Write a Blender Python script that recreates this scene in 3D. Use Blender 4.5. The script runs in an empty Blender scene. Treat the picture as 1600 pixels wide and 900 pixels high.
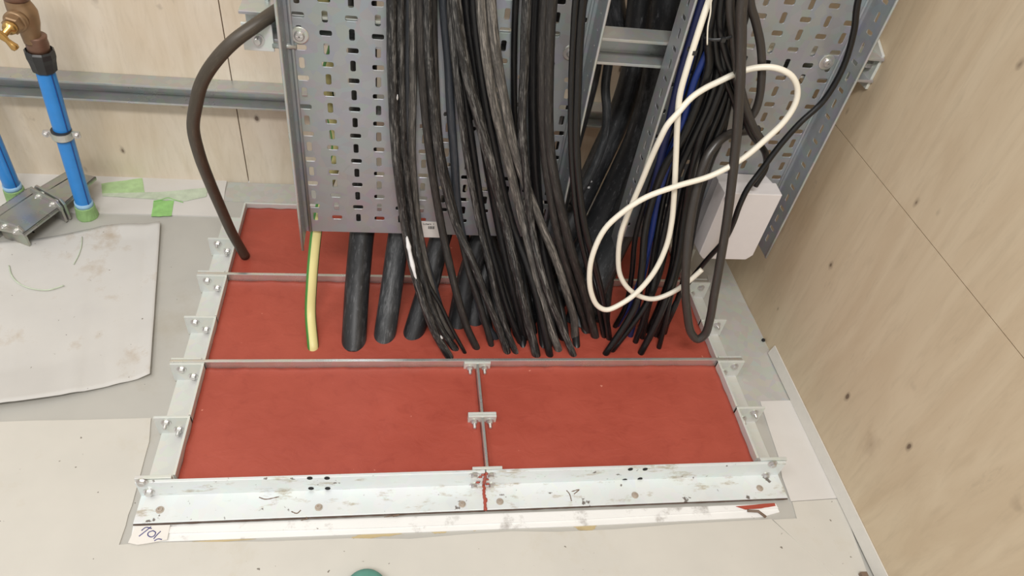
import bpy, bmesh, math, random
from mathutils import Vector, Matrix, noise
random.seed(7)
SC = bpy.context.scene
# ------------------------------------------------------------------ camera
FPX = 1086.5
CAMR = Matrix(((0.98625436, -0.01327055, -0.1647004),
               (-0.1078614, 0.70339482, -0.70256789),
               (0.12517287, 0.71067546, 0.69229484)))
CAMP = Vector((0, 0, 1.0))
cam = bpy.data.cameras.new('camera'); cam.sensor_width = 36; cam.lens = 36 * FPX / 1600
cam.clip_start = .01
camo = bpy.data.objects.new('camera', cam); SC.collection.objects.link(camo)
camo.matrix_world = Matrix.Translation(CAMP) @ CAMR.to_4x4()
SC.camera = camo
# ------------------------------------------------------------------ light
W = bpy.data.worlds.new('world'); SC.world = W; W.use_nodes = True
W.node_tree.nodes['Background'].inputs[0].default_value = (1.0, .985, .96, 1)
W.node_tree.nodes['Background'].inputs[1].default_value = .62
def area(name, loc, target, size, sy, power, col):
    l = bpy.data.lights.new(name, 'AREA'); l.shape = 'RECTANGLE'; l.size = size; l.size_y = sy
    l.energy = power; l.color = col
    o = bpy.data.objects.new(name, l); SC.collection.objects.link(o); o.location = loc
    o.rotation_euler = (Vector(target) - Vector(loc)).to_track_quat('-Z', 'Y').to_euler()
area('ceiling_lamp', (-.15, -.75, 2.5), (.1, .8, 0), 1.1, .3, 47, (1, .975, .945))
area('far_ceiling_lamp', (-1.6, .2, 2.5), (.1, .9, 0), 1.2, .5, 13, (1, .98, .95))
SC.view_settings.view_transform = 'Standard'; SC.view_settings.look = 'None'
SC.view_settings.gamma = 1; SC.view_settings.exposure = 0.0
SC.view_settings.use_curve_mapping = False

# ------------------------------------------------------------------ measuring helpers (photo point -> place in the room)
def ray(p): return CAMR @ Vector((p[0] - 800, 450 - p[1], -FPX))
def az(p, z=0.):
    d = ray(p); return CAMP + d * ((z - CAMP.z) / d.z)
def ay(p, y):
    d = ray(p); return CAMP + d * ((y - CAMP.y) / d.y)
def ax(p, x):
    d = ray(p); return CAMP + d * ((x - CAMP.x) / d.x)
def depth(P): return -(CAMR.transposed() @ (P - CAMP)).z

# ------------------------------------------------------------------ materials
def lin(c):
    return tuple((v / 255 / 12.92 if v / 255 <= .04045 else ((v / 255 + .055) / 1.055) ** 2.4) for v in c) + (1,)
class NT:
    def __init__(s, name):
        s.m = bpy.data.materials.new(name); s.m.use_nodes = True; s.t = s.m.node_tree
        s.b = s.t.nodes['Principled BSDF']
    def n(s, typ, ins={}, **kw):
        nd = s.t.nodes.new(typ)
        for k, v in kw.items(): setattr(nd, k, v)
        for k, v in ins.items():
            if isinstance(v, bpy.types.NodeSocket): s.t.links.new(v, nd.inputs[k])
            else: nd.inputs[k].default_value = v
        return nd
    def link(s, a, b): s.t.links.new(a, b)
    def coord(s, scale=(1, 1, 1), kind='Object', rot=(0, 0, 0)):
        c = s.n('ShaderNodeTexCoord'); m = s.n('ShaderNodeMapping', {'Vector': c.outputs[kind], 'Scale': scale, 'Rotation': rot})
        return m.outputs[0]
    def noise(s, vec, scale, detail=4, rough=.55, dist=0):
        return s.n('ShaderNodeTexNoise', {'Vector': vec, 'Scale': scale, 'Detail': detail, 'Roughness': rough, 'Distortion': dist}).outputs[0]
    def ramp(s, fac, stops):
        r = s.n('ShaderNodeValToRGB', {'Fac': fac}); e = r.color_ramp.elements
        while len(e) < len(stops): e.new(.5)
        for i, (p, c) in enumerate(stops):
            e[i].position = p; e[i].color = c if len(c) == 4 else tuple(c) + (1,)
        return r.outputs[0]
    def mix(s, f, a, b, mode='MIX'):
        m = s.n('ShaderNodeMix', data_type='RGBA', blend_type=mode)
        for idx, v in ((0, f), (6, a), (7, b)):
            if isinstance(v, bpy.types.NodeSocket): s.link(v, m.inputs[idx])
            else: m.inputs[idx].default_value = v
        return m.outputs[2]
    def bump(s, h, strength, dist=.001):
        b = s.n('ShaderNodeBump', {'Height': h, 'Strength': strength, 'Distance': dist}); s.link(b.outputs[0], s.b.inputs['Normal'])
    def set(s, col=None, rough=None, metal=None):
        for k, v in (('Base Color', col), ('Roughness', rough), ('Metallic', metal)):
            if v is None: continue
            if isinstance(v, bpy.types.NodeSocket): s.link(v, s.b.inputs[k])
            else: s.b.inputs[k].default_value = v
        return s.m
BW = lambda v: (v, v, v, 1)
def plain(name, rgb, rough=.5, metal=0, var=.12, scale=60):
    t = NT(name); c = lin(rgb); n = t.noise(t.coord(), scale)
    a = tuple(v * (1 - var) for v in c[:3]) + (1,); b = tuple(min(1, v * (1 + var)) for v in c[:3]) + (1,)
    t.set(t.ramp(n, [(.3, a), (.7, b)]), rough, metal); return t.m
def steel(name, rgb, rough=.42, metal=.45, blot=.1, stains=False):
    t = NT(name); co = t.coord(); c = lin(rgb)
    v = t.n('ShaderNodeTexVoronoi', {'Vector': co, 'Scale': 70.}).outputs['Color']
    n = t.noise(co, 12, 5)
    base = t.mix(n, tuple(x * (1 - blot) for x in c[:3]) + (1,), tuple(min(1, x * (1 + blot)) for x in c[:3]) + (1,))
    base = t.mix(.06, base, v, 'OVERLAY')
    if stains:
        co2 = t.coord((5, 14, 14))
        s1 = t.ramp(t.noise(co2, 3.5, 6, .7), [(.56, BW(0)), (.66, BW(.8))])
        base = t.mix(s1, base, lin((178, 168, 148)))
        s2 = t.ramp(t.noise(t.coord(), 55, 3, .6), [(.66, BW(0)), (.70, BW(.85))])
        base = t.mix(s2, base, lin((78, 60, 48)))
    t.set(base, t.ramp(n, [(.3, BW(rough - .08)), (.7, BW(rough + .12))]), metal)
    t.bump(t.noise(co, 90, 3), .08); return t.m
def plywood(name, light, dark, scale, seed=0.):
    t = NT(name); co = t.coord(scale); c1 = t.coord()
    g = t.noise(co, 2.0, 6, .6, 1.6); g2 = t.noise(co, 17, 4, .6, .4); g3 = t.noise(c1, 1.7, 4, .6)
    base = t.mix(t.ramp(g, [(.38, BW(0)), (.68, BW(.75))]), lin(light), lin(dark))
    base = t.mix(t.ramp(g2, [(.5, BW(0)), (.8, BW(.30))]), base, lin(tuple(int(x * .88) for x in dark)))
    base = t.mix(t.ramp(g3, [(.52, BW(0)), (.72, BW(.42))]), base, lin((dark[0] - 2, dark[1] - 14, dark[2] - 28)))
    scuff = t.ramp(t.noise(t.coord(tuple(min(v, 3.) for v in scale)), 9, 6, .75), [(.62, BW(0)), (.74, BW(.30))])
    base = t.mix(scuff, base, lin((138, 122, 100)))
    for sc, size, col, thr, st in ((5.0, .105, (128, 96, 70), .45, .6), (10., .085, (112, 88, 68), .45, .75), (21., .085, (88, 66, 52), .70, .85)):
        cs = tuple(1 if v > 1.5 else .6 for v in scale)
        v = t.n('ShaderNodeTexVoronoi', {'Vector': t.coord(cs), 'Scale': float(sc)})
        nn = t.noise(c1, 40, 2)
        d = t.n('ShaderNodeMath', {0: v.outputs['Distance'], 1: nn}, operation='MULTIPLY').outputs[0]
        rnd = t.n('ShaderNodeSeparateColor', {0: v.outputs['Color']})
        szz = t.n('ShaderNodeMath', {0: rnd.outputs[1], 1: size * .8}, operation='MULTIPLY').outputs[0]
        d = t.n('ShaderNodeMath', {0: d, 1: szz}, operation='ADD').outputs[0]
        k = t.ramp(d, [(size * .5, BW(st)), (size * .62, BW(st * .45)), (size, BW(0))])
        k = t.n('ShaderNodeMath', {0: k, 1: t.n('ShaderNodeMath', {0: rnd.outputs[0], 1: thr}, operation='GREATER_THAN').outputs[0]}, operation='MULTIPLY').outputs[0]
        base = t.mix(k, base, lin(col))
    t.set(base, .6); t.bump(g2, .1); return t.m
def dirty(name, rgb, rough=.6, dirtcol=(176, 160, 128), amt=.5, specks=True, seed=0., big=4):
    t = NT(name); co = t.coord(); c0 = t.n('ShaderNodeVectorMath', {0: co, 1: (seed, seed * 2, 0)}).outputs[0]
    base = t.mix(t.noise(c0, 9, 4), lin(tuple(int(x * .95) for x in rgb)), lin(tuple(min(255, int(x * 1.03)) for x in rgb)))
    base = t.mix(t.ramp(t.noise(c0, big, 7, .7), [(.55, BW(0)), (.72, BW(amt))]), base, lin(dirtcol))
    if specks:
        base = t.mix(t.ramp(t.noise(c0, 95, 2, .5), [(.745, BW(0)), (.775, BW(.8))]), base, lin((92, 80, 66)))
    t.set(base, rough); t.bump(t.noise(c0, 60, 4), .1); return t.m
def cable_mat(name, rgb=(30, 29, 29), dust=(132, 124, 114), amt=.5, rough=.42, sheen=0., lo=.5):
    t = NT(name); uv = t.coord((4, 7, 1), 'UV'); uv2 = t.coord((13, 20, 1), 'UV')
    ob = t.n('ShaderNodeObjectInfo').outputs['Random']
    off = t.n('ShaderNodeVectorMath', {0: uv, 1: (0, 0, 0)}).outputs[0]
    cb = t.n('ShaderNodeCombineXYZ', {0: 0., 1: ob, 2: ob}); sc_ = t.n('ShaderNodeVectorMath', {0: cb.outputs[0], 1: (0, 40, 40)}, operation='MULTIPLY').outputs[0]
    v1 = t.n('ShaderNodeVectorMath', {0: uv, 1: sc_}).outputs[0]; v2 = t.n('ShaderNodeVectorMath', {0: uv2, 1: sc_}).outputs[0]
    a = t.ramp(t.noise(v1, 1, 5, .68), [(lo, BW(0)), (lo + .24, BW(amt))])
    b = t.ramp(t.noise(v2, 1.6, 4, .7), [(.46, BW(0)), (.7, BW(1))])
    f = t.n('ShaderNodeMath', {0: a, 1: b}, operation='MULTIPLY').outputs[0]
    thin = t.ramp(t.noise(v2, 2.3, 5, .75), [(.56, BW(0)), (.68, BW(amt * .7))])
    f = t.n('ShaderNodeMath', {0: f, 1: thin}, operation='MAXIMUM').outputs[0]
    col = t.mix(f, lin(rgb), lin(dust))
    t.set(col, t.ramp(f, [(0, BW(rough)), (1, BW(.8))]), 0); t.bump(t.noise(v2, 1.5, 3), .15)
    return t.m

M = {}
M['wall_back'] = plywood('plywood back', (226, 214, 196), (209, 193, 168), (6, 6, 1.2))
M['wall_right'] = plywood('plywood right', (212, 194, 166), (196, 174, 144), (5, 5, .9))
M['floor'] = dirty('screed floor', (183, 181, 174), .55, (160, 150, 130), .45)
M['cover'] = steel('galvanised cover sheet', (192, 192, 186), .5, .2, .05)
M['galv'] = steel('galvanised steel', (212, 215, 210), .4, .25, .06)
M['galv_dirty'] = steel('galvanised steel weathered', (222, 227, 227), .42, .22, .06, True)
M['tray'] = steel('tray steel', (163, 167, 171), .38, .5, .07)
M['strut'] = steel('strut steel', (185, 187, 184), .32, .6, .05)
M['bolt'] = steel('zinc bolt', (205, 205, 200), .28, .75, .05)
M['galv_bar'] = steel('smooth galvanised bar', (214, 214, 210), .26, .78, .04)
M['red'] = None
t = NT('red fire sealant'); co = t.coord(); n1 = t.noise(co, 7, 6, .6); n2 = t.noise(co, 30, 5, .65, .6)
c = t.mix(t.ramp(n1, [(.3, BW(0)), (.7, BW(1))]), lin((160, 70, 55)), lin((173, 80, 64)))
c = t.mix(t.ramp(n2, [(.55, BW(0)), (.75, BW(.35))]), c, lin((136, 50, 40)))
c = t.mix(t.ramp(t.noise(co, 85, 2, .5), [(.77, BW(0)), (.80, BW(.7))]), c, lin((220, 150, 130)))
t.set(c, .42); t.bump(t.noise(t.coord((1, 1.6, 1)), 22, 4, .55, 1.2), .36, .003); M['red'] = t.m
M['paper'] = dirty('white protection board', (204, 200, 192), .6, (184, 170, 140), .4, True, 0, 5)
M['paper_old'] = dirty('wrinkled protection paper', (204, 202, 198), .65, (160, 136, 104), .6, True, 3.3, 9)
M['paper_white'] = dirty('clean white board', (216, 213, 209), .5, (205, 198, 184), .3, False, 1.1)
M['strip'] = dirty('white packing strip', (236, 236, 234), .5, (96, 78, 62), .75, True, 5.1, 16)
M['greentape'] = plain('green masking tape', (176, 206, 152), .55)
M['greentape2'] = plain('green masking tape bright', (148, 200, 122), .5)
M['palegreen'] = plain('pale green tape residue', (196, 208, 186), .6)
M['bluepipe'] = plain('blue water pipe', (48, 136, 214), .3, 0, .04)
M['bluedark'] = plain('dark blue line', (24, 70, 140), .35)
M['brass'] = plain('aged brass', (150, 122, 92), .42, .5, .15, 30)
M['brass2'] = plain('polished brass', (190, 152, 92), .25, .75, .08)
M['copper'] = plain('brown bronze', (122, 92, 76), .45, .4, .12)
M['blackplastic'] = plain('black plastic', (44, 45, 46), .35)
M['whitebox'] = plain('white enclosure plastic', (216, 211, 210), .38, 0, .015)
M['greyhole'] = plain('dark opening', (22, 20, 20), .8)
M['teal'] = plain('teal rubber', (92, 146, 132), .5, 0, .1, 25)
M['brown'] = plain('dark brown', (120, 100, 84), .6)
M['rust_shade'] = plain('rusty dirt and gap shade', (84, 66, 56), .8)
M['ink'] = plain('blue ink', (52, 52, 120), .5)
M['print'] = plain('black print', (60, 56, 54), .6)
M['label'] = plain('white label', (226, 222, 216), .5, 0, .02)
M['c_dusty'] = cable_mat('dusty black cable', (25, 25, 26), (172, 170, 165), .8, .42, lo=.43)
M['c_pale'] = cable_mat('pale dusty cable', (68, 66, 63), (172, 165, 156), .85, .5, lo=.34)
M['c_dark'] = cable_mat('dark cable', (20, 20, 22), (92, 88, 84), .5, .4, lo=.48)
M['c_bluegrey'] = cable_mat('slate cable', (52, 56, 62), (118, 120, 124), .5, .45, lo=.44)
M['c_brown'] = cable_mat('brownish black cable', (34, 32, 31), (122, 116, 109), .6, .5, lo=.44)
M['c_black'] = cable_mat('clean black cable', (19, 19, 20), (96, 94, 92), .3, .3, lo=.6)
M['c_grey'] = cable_mat('dark grey loop cable', (56, 52, 49), (120, 112, 104), .35, .34, lo=.6)
M['c_white'] = cable_mat('cream cable', (232, 226, 210), (196, 186, 168), .35, .4, lo=.62)
M['c_blue'] = cable_mat('blue cable', (30, 50, 112), (56, 80, 140), .4, .35, lo=.55)
M['c_navy'] = cable_mat('navy cable', (30, 38, 78), (48, 62, 120), .6, .45, lo=.45)
M['c_olive'] = cable_mat('olive black cable', (66, 58, 48), (122, 108, 92), .5, .45, lo=.5)
M['duct'] = cable_mat('black duct', (34, 35, 37), (120, 121, 124), .6, .42, lo=.47)
M['duct_pale'] = cable_mat('scuffed grey duct', (48, 50, 52), (132, 134, 136), .65, .45, lo=.42)
M['paint'] = plain('white paint smear', (222, 222, 222), .5)
t = NT('yellow and green cable sheath'); sp = t.n('ShaderNodeSeparateXYZ', {0: t.coord((1, 1, 1), 'UV')}).outputs[0]
c = t.ramp(sp, [(.0, lin((222, 212, 148))), (.10, lin((70, 138, 62))), (.42, lin((222, 212, 148))), (.74, lin((60, 104, 52))), (.835, lin((222, 212, 148)))])
for e in t.t.nodes:
    if e.type == 'VALTORGB': e.color_ramp.interpolation = 'CONSTANT'
t.set(c, .45); M['earth'] = t.m

# ------------------------------------------------------------------ object helpers
COL = SC.collection
def link(o, parent=None):
    COL.objects.link(o)
    if parent: o.parent = parent
    return o
def mesh_obj(name, bm, mat, parent=None, smooth=False, bevel=0, recalc=True):
    if recalc: bmesh.ops.recalc_face_normals(bm, faces=bm.faces)
    me = bpy.data.meshes.new(name); bm.to_mesh(me); bm.free()
    if smooth:
        for p in me.polygons: p.use_smooth = True
    for m in (mat if isinstance(mat, (list, tuple)) else [mat]): me.materials.append(m)
    o = link(bpy.data.objects.new(name, me), parent)
    if bevel:
        b = o.modifiers.new('bevel', 'BEVEL'); b.width = bevel; b.segments = 2; b.limit_method = 'ANGLE'
    return o
def tag(o, label=None, cat=None, group=None, kind=None):
    for k, v in (('label', label), ('category', cat), ('group', group), ('kind', kind)):
        if v: o[k] = v
    return o
def empty(name, loc=(0, 0, 0), rz=0):
    o = bpy.data.objects.new(name, None); o.location = loc; o.rotation_euler = (0, 0, rz); o.empty_display_size = .02
    return link(o)
def box(bm, x0, x1, y0, y1, z0, z1, mi=0):
    v = [bm.verts.new((x, y, z)) for x in (x0, x1) for y in (y0, y1) for z in (z0, z1)]
    for f in ((0, 1, 3, 2), (4, 6, 7, 5), (0, 4, 5, 1), (2, 3, 7, 6), (0, 2, 6, 4), (1, 5, 7, 3)):
        bm.faces.new([v[i] for i in f]).material_index = mi
def bxo(name, dims, mat, parent=None, bevel=0):
    bm = bmesh.new(); box(bm, *dims); return mesh_obj(name, bm, mat, parent, bevel=bevel)
def prism(bm, pts, z0, z1):
    """closed outline in x,y extruded z0..z1"""
    a = [bm.verts.new((p[0], p[1], z0)) for p in pts]; b = [bm.verts.new((p[0], p[1], z1)) for p in pts]
    n = len(pts)
    bm.faces.new(a[::-1]); bm.faces.new(b)
    for i in range(n): bm.faces.new((a[i], a[(i + 1) % n], b[(i + 1) % n], b[i]))
def extr(bm, pts, d):
    """closed outline of 3D points extruded along vector d"""
    d = Vector(d); a = [bm.verts.new(p) for p in pts]; b = [bm.verts.new(Vector(p) + d) for p in pts]
    n = len(pts); bm.faces.new(a[::-1]); bm.faces.new(b)
    for i in range(n): bm.faces.new((a[i], a[(i + 1) % n], b[(i + 1) % n], b[i]))
def lathe(bm, prof, origin, axis, seg=20, cap=True):
    axis = Vector(axis).normalized(); u = axis.orthogonal().normalized(); w = axis.cross(u); origin = Vector(origin)
    rings = []
    for r, h in prof:
        rings.append([bm.verts.new(origin + axis * h + (u * math.cos(2 * math.pi * i / seg) + w * math.sin(2 * math.pi * i / seg)) * r) for i in range(seg)])
    for a, b in zip(rings, rings[1:]):
        for i in range(seg): bm.faces.new((a[i], a[(i + 1) % seg], b[(i + 1) % seg], b[i]))
    if cap: bm.faces.new(rings[0][::-1]); bm.faces.new(rings[-1])
def catmull(P, k=8):
    out = []
    n = len(P)
    for i in range(n - 1):
        p0 = P[i - 1] if i else P[0] * 2 - P[1]; p1 = P[i]; p2 = P[i + 1]; p3 = P[i + 2] if i + 2 < n else P[-1] * 2 - P[-2]
        d1 = max((p1 - p0).length ** .5, 1e-4); d2 = max((p2 - p1).length ** .5, 1e-4); d3 = max((p3 - p2).length ** .5, 1e-4)
        m1 = (p2 - p1) - (p2 - p0) * (d2 / (d1 + d2)) + (p1 - p0) * (d2 / d1)
        m1 = ((p1 - p0) / d1 - (p2 - p0) / (d1 + d2) + (p2 - p1) / d2) * d2
        m2 = ((p2 - p1) / d2 - (p3 - p1) / (d2 + d3) + (p3 - p2) / d3) * d2
        for j in range(k):
            t = j / k; t2 = t * t; t3 = t2 * t
            out.append(p1 * (2 * t3 - 3 * t2 + 1) + m1 * (t3 - 2 * t2 + t) + p2 * (-2 * t3 + 3 * t2) + m2 * (t3 - t2))
    out.append(P[-1].copy()); return out
def tube(bm, pts, r, seg=12, caps=True, wob=0., ru=None):
    uvl = bm.loops.layers.uv.verify()
    n = len(pts); tang = [(pts[min(i + 1, n - 1)] - pts[max(i - 1, 0)]).normalized() for i in range(n)]
    u = Vector((0, -1, 0)); u = (u - tang[0] * u.dot(tang[0])).normalized()
    rings = []; L = 0; Ls = []
    for i, p in enumerate(pts):
        if i:
            L += (p - pts[i - 1]).length
            u = (u - tang[i] * u.dot(tang[i])).normalized()
        Ls.append(L); w = tang[i].cross(u)
        rr = r[i] if isinstance(r, list) else r
        rr *= 1 + wob * noise.noise(p * 40)
        rings.append([bm.verts.new(p + u * (math.cos(2 * math.pi * k / seg) * rr) + w * (math.sin(2 * math.pi * k / seg) * (rr if ru is None else ru))) for k in range(seg)])
    for i in range(n - 1):
        for k in range(seg):
            f = bm.faces.new((rings[i][k], rings[i][(k + 1) % seg], rings[i + 1][(k + 1) % seg], rings[i + 1][k]))
            for lp, (uu, vv) in zip(f.loops, ((k / seg, Ls[i]), ((k + 1) / seg, Ls[i]), ((k + 1) / seg, Ls[i + 1]), (k / seg, Ls[i + 1]))):
                lp[uvl].uv = (uu, vv)
            f.smooth = True
    if caps: bm.faces.new(rings[0][::-1]); bm.faces.new(rings[-1])
def bolt_mesh(r=.0065, stub=.010, head=.005, washer=True, nut=False, axis=(0, -1, 0)):
    """washer, hex head and thread end, standing off along axis from the origin"""
    bm = bmesh.new()
    if washer: lathe(bm, [(r * 1.45, 0), (r * 1.45, .0015)], (0, 0, 0), axis, 18)
    lathe(bm, [(r, .0015), (r, .0015 + head * .8), (r * .82, .0015 + head)], (0, 0, 0), axis, 6)
    if stub:
        k = int(stub / .0016); pr = []
        for i in range(k): pr += [(r * .56, head + .0016 * i), (r * .48, head + .0016 * i + .0008)]
        lathe(bm, pr + [(r * .4, head + stub)], (0, 0, 0), axis, 12)
    return bm
def bolt(loc, parent, r=.0055, stub=.008, head=.0045, axis=(0, -1, 0), name='bolt', mat=None):
    o = mesh_obj(name, bolt_mesh(r, stub, head, axis=axis), mat or M['bolt'], parent, bevel=0)
    o.location = Vector(loc); return o
def screw(loc, parent, axis=(0, 0, 1), r=.0042):
    bm = bmesh.new()
    lathe(bm, [(r * 1.35, 0), (r * 1.35, .0012), (r, .0014), (r * .85, .0036), (r * .45, .0038), (r * .4, .0022), (.0002, .0022)], (0, 0, 0), axis, 20)
    o = mesh_obj('anchor_screw', bm, M['screw'], parent); o.location = Vector(loc); return o
M['screw'] = steel('screw head', (186, 180, 162), .4, .5)

# ------------------------------------------------------------------ setting
bm = bmesh.new(); box(bm, -1.6, .747, -.7, 1.345, -.05, 0)
tag(mesh_obj('floor', bm, M['floor']), kind='structure')
bm = bmesh.new()
SX = -.333
box(bm, -1.6, SX - .0011, 1.345, 1.365, 0, 1.9); box(bm, SX + .0011, .747, 1.345, 1.365, 0, 1.9); box(bm, -1.6, .747, 1.366, 1.38, 0, 1.9)
tag(mesh_obj('wall_back', bm, M['wall_back']), kind='structure')
bm = bmesh.new(); SZ = .437
box(bm, .747, .767, -.7, 1.38, -.05, SZ - .0007); box(bm, .747, .767, -.7, 1.38, SZ + .0007, 1.9); box(bm, .768, .78, -.7, 1.38, -.05, 1.9)
tag(mesh_obj('wall_right', bm, M['wall_right']), kind='structure')
# white skirting strip leaning on the right wall
bm = bmesh.new()
pr = [(.7465, .004), (.7465, .026), (.7445, .026), (.7390, .004)]
for y0, y1 in ((-.4, .835),):
    a = [bm.verts.new((x, y0, z * (1.0))) for x, z in pr]; b = [bm.verts.new((x + .000, y1, z)) for x, z in pr]
    bm.faces.new(a); bm.faces.new(b[::-1])
    for i in range(4): bm.faces.new((a[i], a[(i + 1) % 4], b[(i + 1) % 4], b[i]))
M['skirt'] = plain('white skirting', (214, 210, 202), .45, 0, .03)
sk = mesh_obj('baseboard_right', bm, M['skirt']); tag(sk, kind='structure')

# ------------------------------------------------------------------ floor coverings
def board(name, px, mat, th, label, cat, z0=0.0, group=None, bevel=0):
    pts = [az(p, z0 + th) for p in px]
    bm = bmesh.new(); prism(bm, pts, z0, z0 + th)
    return tag(mesh_obj(name, bm, mat, bevel=bevel), label, cat, group)
def wavy(px, n=6, amp=1.2, seed=0, open_=False):
    out = []
    for i, p in enumerate(px):
        if open_ and i == len(px) - 1: break
        q = px[(i + 1) % len(px)]
        for k in range(n):
            t = k / n; a = amp if k else 0
            out.append((p[0] + (q[0] - p[0]) * t + a * noise.noise(Vector((p[0] * .1 + t * 3, seed, 1))),
                        p[1] + (q[1] - p[1]) * t + a * noise.noise(Vector((p[1] * .1 + t * 3, seed, 5)))))
    return out
board('floor_cover_sheet', [(1140, 426), (1247, 626), (1150, 660), (1105, 430)], M['cover'], .0016,
      'grey metal cover sheet on the floor between frame and right plywood wall', 'cover sheet')
board('floor_cover_sheet', [(357, 285), (470, 289), (470, 318), (348, 314)], M['cover'], .0016,
      'narrow grey metal cover strip along foot of back plywood wall', 'cover sheet')
bm = bmesh.new()
ln = [az(p, .002) for p in [(1142, 418), (1163, 458), (1190, 512), (1242, 627)]]
tube(bm, ln, .0016, 6)
tag(mesh_obj('sheet_edge_bead', bm, M['label'], smooth=True), 'thin white bead along right edge of the grey cover sheet', 'bead')
# large front board
board('protection_board', wavy([(-160, 661), (0, 659), (236, 653), (233, 690), (206, 790), (186, 851)], 4, 1.5, 1, True) + [(186, 851), (250, 847), (420, 846), (545, 841), (640, 842), (735, 834), (800, 830), (870, 831), (960, 827), (1060, 819), (1205, 811), (1305, 900), (1340, 1250), (-300, 1300)], M['paper'], .0022,
      'large dirty white board covering the floor in front of the steel frame', 'board')
board('protection_board', [(1188, 627), (1250, 625), (1311, 778), (1236, 783), (1222, 745), (1217, 715), (1196, 652)], M['paper_white'], .0034,
      'clean white board beside right end of the steel frame', 'board', .0)
board('protection_board', [(1238, 784), (1313, 779), (1393, 1000), (1400, 1250), (1345, 1250), (1308, 905), (1208, 812), (1245, 810)], M['paper'], .0026,
      'stained white board in the corner by the right skirting', 'board')
board('protection_board', wavy([(40, 265), (150, 268), (356, 276), (352, 295), (346, 338), (250, 335), (95, 331), (-60, 330), (-40, 262)], 4, .8, 4), M['paper_white'], .0028,
      'white board with green tape lying along the back wall', 'board')
# curled paper at left: grid with its own warp
bm = bmesh.new()
TL, TR, BR, BL_ = az((-90, 392)), az((252, 353)), az((236, 589)), az((-80, 648))
NX, NY = 60, 44; g = []
topw = [0, 0, -.002, -.003, -.002, .004, .010, .014, .011, .003, 0]
for j in range(NY + 1):
    row = []
    for i in range(NX + 1):
        s = i / NX; t_ = j / NY
        P = TL.lerp(TR, s).lerp(BL_.lerp(BR, s), t_)
        k = s * 10; kk = int(min(k, 9)); tw = topw[kk] + (topw[kk + 1] - topw[kk]) * (k - kk)
        P.y += tw * (1 - t_) ** 2 * 1.0
        P.y -= .012 * t_ ** 4 * math.sin(s * math.pi)
        z = .0025 + .004 * abs(noise.noise(Vector((s * 3, t_ * 3, 2)))) + .003 * max(0, noise.noise(Vector((s * 9, t_ * 2, 7))))
        z += .014 * max(0, t_ - .82) / .18 * (.55 + .45 * math.sin(s * 4 + .8)) + .006 * max(0, s - .93) / .07
        z += .006 * max(0, .10 - t_) / .10 * (.5 + .5 * math.sin(s * 9))
        row.append(bm.verts.new((P.x, P.y, z)))
    g.append(row)
for j in range(NY):
    for i in range(NX): bm.faces.new((g[j][i], g[j][i + 1], g[j + 1][i + 1], g[j + 1][i]))
cp = mesh_obj('protection_paper', bm, M['paper_old'], smooth=True)
s_ = cp.modifiers.new('solid', 'SOLIDIFY'); s_.thickness = .0012; s_.offset = 1
tag(cp, 'wrinkled white paper sheet with curled lower edge on the grey floor at left', 'paper')
# marks drawn on the curled paper
def stroke(bm, pts, r, z):
    P = catmull([az(p, z) for p in pts], 6); tube(bm, P, r, 6)
for nm, pp, mat, r, lab in (
    ('marker_arc', [(14, 415), (18, 430), (30, 443), (50, 451), (75, 453), (100, 446)], 'palegreen', .0012, 'pale green curved marker line on the wrinkled paper'),
    ('marker_arc', [(128, 370), (127, 385), (122, 400), (115, 413)], 'palegreen', .0009, 'short grey green marker arc near top of the wrinkled paper')):
    bm = bmesh.new(); stroke(bm, pp, r, .0062); o = mesh_obj(nm, bm, M[mat]); o.parent = cp; o['label'] = lab
# dark seam line on the back board, tape
def tape(px, mat, label, z=.0029, th=.0006):
    return board('masking_tape', wavy(px, 5, 1.4, px[0][0]), mat, th, label, 'tape', z)
tape([(158, 287), (222, 278), (226, 300), (160, 304)], M['greentape'], 'pale green tape patch on the back board just right of the tall blue pipe')
tape([(160, 302), (250, 300), (326, 293), (322, 307), (290, 314), (255, 312), (160, 306)], M['palegreen'], 'long washed out green tape strip across middle of the back board', .0036)
tape([(240, 314), (272, 313), (268, 337), (236, 338)], M['greentape2'], 'bright green tape square at front edge of the back board')
bm = bmesh.new(); stroke(bm, [(240, 314), (252, 312), (262, 309), (272, 312), (286, 316)], .0010, .0046)
tag(mesh_obj('tape_curl', bm, M['greentape2']), 'thin curled lip of green tape above the bright green square', 'tape')

# packing strips in front of the frame
def fstrip(px, z0, th, label, seed):
    pts = [az(p, z0 + th) for p in px]; bm = bmesh.new(); prism(bm, pts, z0, z0 + th)
    return tag(mesh_obj('packing_strip', bm, M['strip']), label, 'packing strip')
fstrip([(203, 849), (208, 822), (1212, 787), (1218, 800), (1190, 808), (900, 822), (640, 832), (420, 840), (262, 846)], .0, .0022, 'lower wide white packing strip under front edge of the steel angles', 0)
fstrip([(262, 833), (262, 823), (1212, 787), (1216, 794), (900, 812), (600, 824)], .0024, .0018, 'upper thin white packing strip against the front steel angles', 2)
pts = [az(p, .0058) for p in [(200, 848), (212, 822), (266, 820), (261, 843), (235, 848), (215, 851)]]
bm = bmesh.new(); prism(bm, pts, .0044, .0058)
note = tag(mesh_obj('paper_note', bm, M['label']), 'small white paper note with blue handwriting at left front corner of frame', 'note')
for pp in ([(221, 829), (228, 824), (237, 826)], [(236, 823), (226, 831), (217, 838)], [(239, 829), (232, 832), (231, 836), (236, 839), (241, 837), (243, 832), (239, 829)], [(251, 830), (245, 836), (240, 842)], [(241, 845), (247, 842), (253, 843)]):
    bm = bmesh.new(); stroke(bm, pp, .0007, .0060); o = mesh_obj('handwriting', bm, M['ink'], note)
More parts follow.
